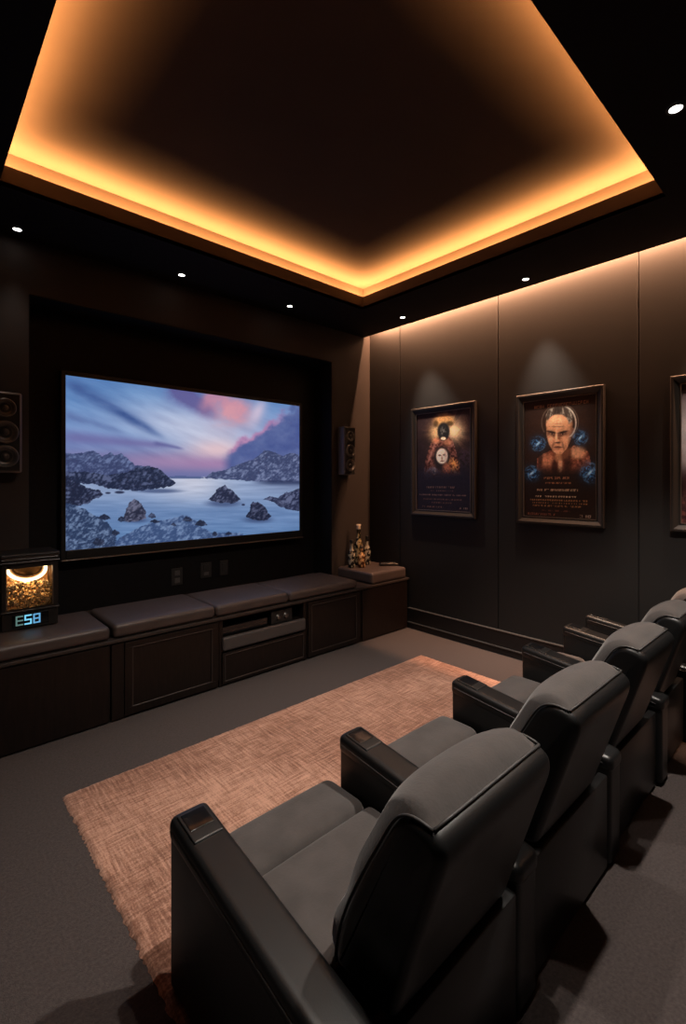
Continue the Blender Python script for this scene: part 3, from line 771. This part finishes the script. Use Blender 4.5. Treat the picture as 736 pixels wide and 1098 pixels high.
def face_poster(nu, nv, d0, d1):
    U, V, X, Y = poster_coords(nu, nv, ((95,190),(585,130),(590,970),(100,945)), d0, d1)
    img = np.zeros(X.shape+(3,)); n = fbm(X/40, Y/40, 5, 4); f = fbm(X/12, Y/12, 15, 4)
    img[:] = (30,19,15); img += ((n-.5)*16)[..., None]*np.array([1,.7,.6])
    img = blend(img, (58,36,28), ell(X, Y, 330, 420, 240, 300, .8)*.6)
    # shoulders in a worn red-brown coat
    sh = poly_mask(X, Y+(f-.5)*14, [(180,640),(186,560),(230,530),(285,505),(315,540),(350,548),(385,510),(430,478),(480,500),(530,520),(545,600),(520,650),(470,665),(240,668)])
    cl = np.stack([110+120*(f-.45)*1.6, 58+80*(f-.45)*1.6, 42+62*(f-.45)*1.6], -1)
    img = img*(1-sh[..., None])+cl*sh[..., None]
    img = blend(img, (214,160,122), ell(X, Y, 455, 525, 52, 40, .5)*.75); img = blend(img, (196,130,96), ell(X, Y, 250, 575, 44, 40, .6)*.6)
    img = blend(img, (222,168,130), ell(X, Y, 338, 600, 14, 62, .5)*.7)
    img = blend(img, (34,18,14), ell(X, Y, 385, 580, 26, 80, .5)*.75); img = blend(img, (40,20,16), ell(X, Y, 300, 620, 20, 50, .5)*.8); img = blend(img, (36,22,18), ell(X, Y, 205, 560, 14, 60, .5)*.7)
    # fade of the coat into the dark ground
    img = blend(img, (30,19,15), sstep(600, 668, Y+(f-.5)*60)*.9)
    # neck, head
    img = blend(img, (104,62,44), ell(X, Y, 345, 520, 60, 52, .3)); img = blend(img, (176,122,88), ell(X, Y, 325, 550, 20, 34, .6)*.7)
    head = np.maximum(ell(X, Y, 330, 335, 88, 98, .06), poly_mask(X, Y, [(243,330),(247,420),(262,470),(288,512),(315,535),(346,534),(382,496),(408,440),(418,330)]))
    head = np.maximum(head, ell(X, Y, 421, 395, 13, 34, .2))
    img = blend(img, (182,126,94), head)
    img = blend(img, (228,176,134), ell(X, Y, 308, 312, 56, 44, .7)*head*.9)
    img = blend(img, (206,150,112), ell(X, Y, 375, 320, 30, 36, .8)*head*.7)
    img = blend(img, (88,54,40), sstep(385, 420, X+(Y-400)*.12)*head*.75)
    img = blend(img, (92,58,44), sstep(262, 240, X-(Y-430)*.25)*(Y > 380)*head*.7)
    # furrowed brow, deep eye sockets
    img = blend(img, (120,78,58), ell(X, Y, 318, 352, 44, 5, .8)*head*.6); img = blend(img, (126,82,60), ell(X, Y, 322, 334, 38, 4, .8)*head*.45)
    for (ex, tilt) in ((282, .22), (354, -.22)):
        yy = Y-392-(X-ex)*tilt
        img = blend(img, (84,52,40), ell(X-ex, yy, 0, 8, 36, 17, .6)*head*.9)
        img = blend(img, (34,22,18), ell(X-ex, yy, 0, -3, 33, 6, .5)*head)
        img = blend(img, (172,140,120), ell(X-ex, yy, -3, 9, 12, 4, .6)*head*.55); img = blend(img, (22,16,15), ell(X-ex, yy, 0, 9, 5, 5, .4)*head*.9)
    img = blend(img, (222,168,128), ell(X, Y, 311, 418, 8, 36, .6)*head*.9); img = blend(img, (112,70,52), ell(X, Y, 331, 424, 9, 34, .7)*head*.7)
    img = blend(img, (212,154,118), ell(X, Y, 316, 446, 16, 10, .6)*head*.8); img = blend(img, (58,34,28), ell(X, Y, 320, 458, 19, 5, .6)*head*.9)
    img = blend(img, (220,164,126), ell(X, Y, 272, 440, 16, 28, .7)*head*.75); img = blend(img, (206,148,112), ell(X, Y, 366, 440, 17, 26, .7)*head*.7)
    img = blend(img, (112,70,54), ell(X-(Y-478)*-.25, Y, 288, 478, 6, 26, .8)*head*.6); img = blend(img, (104,64,50), ell(X-(Y-478)*.25, Y, 356, 478, 7, 26, .8)*head*.7)
    img = blend(img, (72,38,32), ell(X, Y+np.abs(X-321)*-.12, 321, 486, 27, 5, .6)*head); img = blend(img, (150,92,74), ell(X, Y, 321, 497, 19, 5, .7)*head*.8); img = blend(img, (202,144,110), ell(X, Y, 319, 517, 17, 9, .7)*head*.7)
    img += ((f-.5)*38*head)[..., None]
    # short dark hair brushed back, pale at the temples, thin band over the head
    hair = ell(X, Y, 334, 282, 92, 68, .08)*(1-ell(X, Y, 322, 348, 76, 78, .10))*(Y < 350)
    hn = fbm((X-330)/7/(1+(Y-200)/200), (Y+np.abs(X-330)*.6)/34, 25, 3)
    img = blend(img, (66,54,48), hair); img = blend(img, (176,164,150), hair*sstep(.46, .66, hn)*.75); img = blend(img, (40,30,27), ell(X, Y, 318, 256, 22, 30, .5)*hair*.8)
    ringm = np.exp(-((np.sqrt(((X-345)/96)**2+((Y-330)/112)**2)-1)/.05)**2)*sstep(375, 415, X+Y*.10)*(Y < 420)
    img = blend(img, (218,206,190), ringm*.85)
    ringm = np.exp(-((np.sqrt(((X-335)/122)**2+((Y-325)/122)**2)-1)/.028)**2)*(Y < 390); img = blend(img, (128,114,102), ringm*.5)
    # blue swirling orbs
    for (a, c_, r) in ((190,465,56),(472,425,56),(150,660,56),(538,655,74)):
        d = np.hypot(X-a, Y-c_)/r; th = np.arctan2(Y-c_, X-a)
        img = blend(img, (24,50,86), np.exp(-(d/.95)**2.2)*.8*(.55+.7*f))
        sw = np.abs(np.sin(th*2+d*5+(f-.5)*5)); img = blend(img, (74,130,190), np.exp(-(d/.85)**4)*sstep(.86, .99, sw)*.9)
        img = blend(img, (170,214,246), np.exp(-(((X-a)*.7+(Y-c_)*.7)/(r*.12))**2-(((X-a)*.7-(Y-c_)*.7)/(r*.4))**2)*.9)
        img = blend(img, (90,140,190), np.exp(-((d-.85)/.06)**2)*sstep(.45, .7, n)*.5)
    img *= (.86+.28*fbm(X/8, Y/8, 78, 3))[..., None]
    # lettering, too small to read in the photograph
    T = (158,112,82)
    img = blend(img, T, glyph_row(U, V, .16, .90, .940, .024, 3, 20)*.75)
    for vc, u0, u1, h, nn, cc in ((.335,.30,.66,.016,20,(150,100,72)),(.292,.32,.68,.010,30,(130,84,58)),(.232,.20,.76,.017,26,(172,138,112)),(.178,.18,.74,.014,34,(178,150,122)),(.148,.10,.88,.011,46,(140,98,62)),(.124,.10,.88,.011,46,(150,104,66)),(.100,.14,.80,.010,42,(130,92,60)),(.062,.26,.66,.012,28,(84,52,38)),(.028,.06,.46,.014,22,(110,66,50)),(.026,.78,.93,.02,8,(130,112,100))):
        img = blend(img, cc, glyph_row(U, V, u0, u1, vc, h, int(vc*1000), nn)*.85)
    return img

def figures_poster(nu, nv, d0, d1):
    U, V, X, Y = poster_coords(nu, nv, ((110,290),(488,250),(495,975),(112,965)), d0, d1)
    img = np.zeros(X.shape+(3,)); n = fbm(X/40, Y/40, 6, 4); f = fbm(X/11, Y/13, 16, 4)
    img[:] = (32,22,24); img += ((n-.5)*20)[..., None]*np.array([1,.8,.9])
    img = blend(img, (20,20,34), ell(X, Y, 300, 760, 220, 90, .8)*.8)
    d = np.hypot(X-330, Y-410); th = np.arctan2(Y-410, X-330)
    rays = .45+.55*sstep(.45, .7, vnoise(th*9+50, d*0+3, 8))
    img = blend(img, (150,104,82), np.exp(-(d/135)**2)*rays*.75)
    img = blend(img, (255,226,178), np.exp(-((X-372)/62)**2-((Y-410)/62)**2)*.95)
    img = blend(img, (240,196,140), np.exp(-((X-245)/44)**2-((Y-420)/60)**2)*.85); img = blend(img, (206,150,92), ell(X, Y, 300, 335, 68, 46, .4)*.85)
    img = blend(img, (60,44,26), ell(X, Y, 242, 358, 16, 22, .5)*.8); img = blend(img, (60,44,26), ell(X, Y, 338, 358, 24, 16, .5)*.8)
    # dark cloak and shoulders
    m = poly_mask(X, Y+(f-.5)*24, [(170,620),(200,520),(230,470),(270,450),(330,450),(360,480),(385,560),(400,640),(420,720),(160,750)])
    cl = np.stack([84+110*(f-.5)*1.8, 50+84*(f-.5)*1.8, 44+80*(f-.5)*1.8], -1); img = img*(1-m[..., None])+cl*m[..., None]
    img = blend(img, (216,140,104), ell(X, Y, 245, 478, 26, 20, .6)*.8); img = blend(img, (200,134,100), ell(X, Y, 325, 490, 30, 22, .6)*.7)
    img = blend(img, (178,124,112), np.exp(-(((X-215)+(Y-560)*.35)/9)**2)*(np.abs(Y-560) < 70)*.6)
    # head in a dark hood
    img = blend(img, (30,28,28), ell(X, Y, 295, 412, 42, 62, .2))
    img = blend(img, (96,92,88), ell(X, Y, 292, 410, 20, 34, .6)*sstep(.4, .65, f)*.9); img = blend(img, (236,214,184), ell(X, Y, 294, 462, 17, 11, .4))
    # pale face below
    img = blend(img, (34,26,26), ell(X, Y, 285, 600, 58, 84, .2)); img = blend(img, (214,200,190), ell(X, Y, 285, 585, 40, 54, .15))
    img = blend(img, (90,76,74), ell(X, Y, 270, 580, 10, 6, .5)); img = blend(img, (90,76,74), ell(X, Y, 300, 577, 10, 6, .5)); img = blend(img, (150,126,118), ell(X, Y, 286, 600, 6, 14, .6)); img = blend(img, (96,66,60), ell(X, Y, 287, 620, 14, 4, .5))
    img = blend(img, (160,140,136), ell(X, Y, 312, 590, 12, 40, .7)*.6)
    # amber figure, grey folds
    img = blend(img, (214,146,84), ell(X, Y, 365, 650, 40, 46, .5)*sstep(.32, .6, f)); img = blend(img, (190,110,82), ell(X, Y, 320, 670, 28, 34, .6)*.75)
    img = blend(img, (126,120,140), ell(X, Y, 210, 705, 54, 40, .5)*sstep(.42, .62, f)); img = blend(img, (180,180,190), ell(X, Y, 232, 690, 12, 26, .5)*.6); img = blend(img, (196,160,130), ell(X, Y, 385, 705, 22, 14, .5)*sstep(.45, .6, f))
    img = blend(img, (66,50,70), sstep(500, 560, Y)*sstep(700, 620, Y)*sstep(380, 430, X)*.5*sstep(.4, .6, f))
    img = blend(img, (26,22,34), sstep(640, 735, Y+(f-.5)*110)*.92)
    img *= (.80+.42*fbm(X/7, Y/7, 77, 3))[..., None]
    for vc, u0, u1, h, nn, cc in ((.238,.20,.72,.014,30,(120,92,84)),(.203,.26,.70,.012,26,(110,84,80)),(.162,.06,.92,.015,40,(128,100,94)),(.120,.14,.84,.013,38,(112,84,76)),(.082,.30,.68,.011,24,(100,74,66)),(.040,.12,.52,.012,26,(110,82,72)),(.036,.80,.94,.016,8,(120,104,98))):
        img = blend(img, cc, glyph_row(U, V, u0, u1, vc, h, int(vc*1000)+5, nn)*.8)
    return img

def grey_poster(nu, nv, d0, d1):
    u = np.linspace(0, 1, nu); v = np.linspace(0, 1, nv); U, V = np.meshgrid(u, v)
    n = fbm(U*9, V*14, 44, 4); f = fbm(U*30, V*40, 47, 4)
    img = np.zeros(U.shape+(3,)); img[:] = (84,72,76)
    img = blend(img, (176,166,170), ell(U, V, .16, .60, .34, .24, .7)); img = blend(img, (48,28,30), sstep(.46, .26, V)); img = blend(img, (54,36,38), sstep(.93, .965, V))
    img = blend(img, (40,34,38), ell(U, V, .55, .58, .22, .26, .25)); img = blend(img, (120,96,86), ell(U, V, .55, .70, .09, .07, .3))
    img += ((n-.5)*30+(f-.5)*22)[..., None]
    img = blend(img, (112,66,58), sstep(.30, .1, V)*sstep(.52, .66, f)*.7)
    for vc, u0, u1, h, nn in ((.16,.1,.9,.02,26),(.11,.1,.9,.012,40),(.07,.2,.8,.012,30)):
        img = blend(img, (130,96,88), glyph_row(U, V, u0, u1, vc, h, int(vc*999), nn)*.6)
    return img

M['print'] = attr_mat('poster_print', False, 1.9, 0.45, 0.25)
def poster(ya, yb_, z0, z1, label, paint, nu=150, nv=230):
    """ya = edge nearest the corner (left as seen), yb_ = right edge"""
    o = empty('framed_poster', (XR, (ya+yb_)/2, z0), label, 'poster', 'framed film posters on the panelled wall')
    fw, t = .058, .038; xf = XR-t
    # mitred frame with a sloped face
    prof = [(0, XR-.002), (0, xf+.006), (.006, xf), (.020, xf), (fw-.006, XR-.020), (fw, XR-.020), (fw, XR-.002)]
    b = MB(); cr = [(ya, z1), (yb_, z1), (yb_, z0), (ya, z0)]; ins = [(-1, -1), (1, -1), (1, 1), (-1, 1)]
    rings = []
    for (yy, zz), (sy, sz_) in zip(cr, ins):
        rings.append([b.bm.verts.new((x, yy+sy*d, zz+sz_*d)) for d, x in prof])
    for k in range(4):
        A, B = rings[k], rings[(k+1) % 4]
        for i in range(len(prof)-1): b.bm.faces.new([A[i], A[i+1], B[i+1], B[i]])
    b.build('frame', M['frame'], o)
    l = MB()
    for q in ((ya-fw, ya-fw-.006, z0+fw, z1-fw), (yb_+fw, yb_+fw+.006, z0+fw, z1-fw)): l.box(XR-.024, XR-.010, q[0], q[1], q[2], q[3])
    for q in ((z0+fw, z0+fw+.006), (z1-fw-.006, z1-fw)): l.box(XR-.024, XR-.010, yb_+fw, ya-fw, q[0], q[1])
    l.build('inner_lip', M['frame_lip'], o)
    MB().box(XR-.008, XR-.002, yb_+fw-.004, ya-fw+.004, z0+fw-.004, z1-fw+.004).build('backing', M['satin_black'], o)
    d0 = (XR-.03)*s_+ya*c_; d1 = (XR-.03)*s_+yb_*c_
    painted_plane('print', M['print'], o, XR-.009, XR-.009, ya-fw, yb_+fw, z0+fw, z1-fw, nu, nv, paint(nu, nv, d0, d1))
poster(3.306, 2.516, 1.235, 2.376, 'framed film poster of a hooded figure before a burst of light, nearest the corner', figures_poster)
poster(2.097, 1.3685, 1.229, 2.362, 'framed film poster of a stern face among blue orbs', face_poster)
poster(0.93, 0.20, 1.240, 2.350, 'framed grey and red film poster cut by the right edge of the photo', grey_poster)

# ------------------------------------------------------------------ rug
RX0, RX1, RY0, RY1 = 0.585, 3.481, 0.90, 2.735
b = MB(); nx, ny = 220, 140; rnd2 = np.random.RandomState(3)
gx = np.linspace(RX0, RX1, nx); gy = np.linspace(RY0, RY1, ny)
vs = []
for j in range(ny):
    row = []
    for i in range(nx):
        e = min(i, nx-1-i, j, ny-1-j)
        z = .014+rnd2.uniform(-.0016, .0016) if e > 0 else .001
        jx = rnd2.uniform(-.006, .006) if i in (0, nx-1) else 0; jy = rnd2.uniform(-.006, .006) if j in (0, ny-1) else 0
        row.append(b.bm.verts.new((gx[i]+jx, gy[j]+jy, z)))
    vs.append(row)
for j in range(ny-1):
    for i in range(nx-1): b.bm.faces.new([vs[j][i], vs[j][i+1], vs[j+1][i+1], vs[j+1][i]])
rug = b.build('area_rug', M['rug'], None, smooth=True); rehome(rug)
tag(rug, 'copper brown woven area rug on the carpet between recliners and bench', 'rug')

# ------------------------------------------------------------------ recliners
def recliner(A, W, x0, x1, nextA, dy, label, right_arm=False):
    AW = W
    root = empty('recliner_chair', ((A+nextA)/2, 1.05, 0), label, 'recliner', 'row of black leather and grey suede recliners')
    def arm(a0, a1):
        def slope(p):
            k = np.clip((p[1]-.66)/.80, 0, 1); ztop = .455+.093*k
            p = p.copy(); p[2] = .016+(p[2]-.016)*(ztop-.016)/.532
            return p
        am = MB().rbox(a0+.004, a1-.004, .672+dy*.6, 1.474, .016, .520, r=.018, n=8, fn=slope).build('arm', M['leather'], root, smooth=True)
        MB().rbox(a0, a1, .665+dy*.6, 1.480, .470, .548, r=.026, n=8, fn=slope).build('arm_pad', M['leather'], am, smooth=True)
        def zt(y): return (.455+.093*np.clip((y-.66)/.80, 0, 1))
        pts = [(a0-.0005, y, zt(y)*.935) for y in np.linspace(.70+dy*.6, 1.455, 12)]
        pts2 = [(a1+.0005, y, zt(y)*.935) for y in np.linspace(.70+dy*.6, 1.455, 12)]
        MB().tube(pts, .003, 6).tube(pts2, .003, 6).build('seam_piping', M['piping'], am, smooth=True)
        # cup / control panel near the front
        def tilt(p):
            p = p.copy(); p[2] += zt(p[1])-.548; return p
        m0, m1 = a0+.018, a1-.018
        cp = MB().rbox(m0, m1, 1.325, 1.452, .540, .5525, r=.004, n=5, fn=tilt).build('control_panel', M['satin_black'], am, smooth=True)
        MB().rbox(m0+.008, m1-.008, 1.368, 1.444, .545, .5545, r=.003, n=4, fn=tilt).build('touch_pad', M['gloss_black'], cp, smooth=True)
        MB().rbox(m0+.004, m1-.004, 1.327, 1.332, .540, .5535, r=.002, n=3, fn=tilt).build('panel_edge', M['dark_metal'], cp)
    arm(A, A+AW)
    if right_arm: arm(right_arm-AW*.6, right_arm)
    # base between the arms
    b0, b1 = A+AW+.004, nextA-.004
    MB().box(b0, b1, .722+dy, 1.40, .016, .25, bev=.012, seg=3).build('base', M['leather'], root, angle=40)
    MB().box(b0+.004, b1-.004, .684+dy, .720+dy, .018, .395, bev=.006).build('rear_panel', M['leather'], root, angle=40)
    # seat and leg-rest cushions
    MB().rbox(b0, b1, .90+dy*.5, 1.288, .27, .362, r=.030, n=12, bulge=.014).build('seat_cushion', M['suede'], root, smooth=True)
    MB().rbox(b0, b1, 1.290, 1.530, .075, .364, r=.048, n=12, bulge=.010).build('legrest_cushion', M['suede'], root, smooth=True)
    # back: leather shell ...
    ol = [(.700,.400),(.690,.440),(.657,.540),(.624,.640),(.592,.740),(.571,.800),(.563,.832),(.565,.856),(.576,.870),(.598,.879),(.625,.886),(.655,.888),(.680,.876),(.706,.842),(.740,.780),(.779,.709),(.815,.640),(.850,.565),(.878,.490),(.890,.430),(.890,.400)]
    ol = np.array([(y+dy, z) for y, z in ol])
    # resample and smooth the outline, then loft it across the width with eased sides
    closed = np.vstack([ol, ol[:1]]); sg_ = np.r_[0, np.cumsum(np.hypot(*np.diff(closed, axis=0).T))]
    NS = 110; ts_ = np.linspace(0, sg_[-1], NS, endpoint=False)
    oy = np.interp(ts_, sg_, closed[:,0]); oz = np.interp(ts_, sg_, closed[:,1])
    for _ in range(4):
        oy = (np.roll(oy, 1)+2*oy+np.roll(oy, -1))/4; oz = (np.roll(oz, 1)+2*oz+np.roll(oz, -1))/4
    gy_ = np.roll(oy, -1)-np.roll(oy, 1); gz_ = np.roll(oz, -1)-np.roll(oz, 1); gl_ = np.hypot(gy_, gz_)+1e-9
    iy, iz = gz_/gl_, -gy_/gl_
    # inward normal
    cy_, cz_ = oy.mean(), oz.mean()
    if ((cy_-oy)*iy+(cz_-oz)*iz).sum() < 0: iy, iz = -iy, -iz
    RR = .026; b = MB(); rings = []
    secs = [(x0+RR*(1-math.cos(t)), RR*(1-math.sin(t))) for t in np.linspace(0, math.pi/2, 6)]
    secs += [(x0+(x1-x0)*k, 0) for k in (.25, .5, .75)] + [(x0+x1-x, d) for x, d in secs[::-1]]
    for x, d in secs: rings.append([b.bm.verts.new((x, oy[i]+iy[i]*d, oz[i]+iz[i]*d)) for i in range(NS)])
    for A_, B_ in zip(rings[:-1], rings[1:]):
        for i in range(NS): b.bm.faces.new([A_[i], A_[(i+1) % NS], B_[(i+1) % NS], B_[i]])
    b.bm.faces.new(rings[0][::-1]); b.bm.faces.new(rings[-1])
    b.build('back_shell', M['leather'], root, angle=50)
    # ... and padded suede front and head
    path = [tuple(q) for q in ol[9:21]]
    P = np.array(path); seg = np.r_[0, np.cumsum(np.hypot(*np.diff(P, axis=0).T))]
    tt = np.linspace(0, seg[-1], 40); py = np.interp(tt, seg, P[:,0]); pz_ = np.interp(tt, seg, P[:,1])
    for _ in range(3):
        py[1:-1] = (py[:-2]+2*py[1:-1]+py[2:])/4; pz_[1:-1] = (pz_[:-2]+2*pz_[1:-1]+pz_[2:])/4
    ty = np.gradient(py); tz = np.gradient(pz_); L = np.hypot(ty, tz); ny_, nz_ = -tz/L*-1, ty/L*-1
    # outward normal: forward / up
    ny_, nz_ = -tz/L, ty/L
    s = tt/tt[-1]
    sg = np.where(ny_*.5+nz_ >= 0, 1, -1); ny_, nz_ = ny_*sg, nz_*sg
    thick = .066*np.minimum(1, (s/.20))**.75*(1-.30*sstep(.5, .72, s)+.35*sstep(.72, .88, s))*np.minimum(1, (1.02-s)/.06).clip(0, 1)**.5
    nvv = 27; vv = np.linspace(-1, 1, nvv)
    b = MB(); grid = []
    for i in range(len(tt)):
        row = []
        for k, q in enumerate(vv):
            e = (1-abs(q)**2.6)**.55 if abs(q) < 1 else 0
            o_ = -.012*min(1, s[i]/.1) if abs(q) == 1 else thick[i]*(.30+.70*e)-.003
            xx = (x0+x1)/2+(x1-x0)/2*q*(1.0 if abs(q) < 1 else .985)*(.940+.030*min(1, s[i]/.12))
            row.append(b.bm.verts.new((xx, py[i]+ny_[i]*o_, pz_[i]+nz_[i]*o_)))
        grid.append(row)
    for i in range(len(tt)-1):
        for k in range(nvv-1): b.bm.faces.new([grid[i][k], grid[i][k+1], grid[i+1][k+1], grid[i+1][k]])
    cu = b.build('back_cushion', M['suede'], root, smooth=True)
    g = MB()
    for sx in (-1, 1): g.tube([((x0+x1)/2+sx*(x1-x0)/2*(.938+.030*min(1, q/.12)), y, z+.001) for y, z, q in zip(py, pz_, s)], .0040, 6)
    g.tube([(xx, py[0]-.002, pz_[0]+.002) for xx in np.linspace(x0+.018, x1-.018, 8)], .0040, 6)
    g.build('piping', M['piping'], cu, smooth=True)
    return root
AL = [.608, 1.327, 2.13, 2.90, 3.52, 4.02]
BX = [(.785, 1.292), (1.515, 2.02), (2.285, 2.745), (2.975, 3.375), (3.57, 3.90)]
DY = [0, .022, .045, .055, .060]
LB = ['nearest recliner, cut by the bottom edge, left end of the row', 'second recliner from the left end of the row', 'middle recliner of the row of five', 'fourth recliner of the row, mostly hidden behind the third', 'farthest recliner, at the poster wall end of the row']
for k in range(5):
    recliner(AL[k], .130, BX[k][0], BX[k][1], AL[k+1]-(.0 if k < 4 else .08), DY[k], 'black leather grey seated '+LB[k], right_arm=(4.02 if k == 4 else False))

# ------------------------------------------------------------------ world and view
w = bpy.data.worlds.new('world'); SC.world = w; w.use_nodes = True
w.node_tree.nodes['Background'].inputs['Color'].default_value = (0.02, 0.02, 0.022, 1)
w.node_tree.nodes['Background'].inputs['Strength'].default_value = 0.3
SC.view_settings.view_transform = 'Standard'; SC.view_settings.look = 'None'
SC.view_settings.exposure = 0.0; SC.view_settings.gamma = 1.0; SC.view_settings.use_curve_mapping = False
SC.cycles.max_bounces = 8; SC.cycles.diffuse_bounces = 4; SC.cycles.use_denoising = True
SC.cycles.sample_clamp_indirect = 4.0
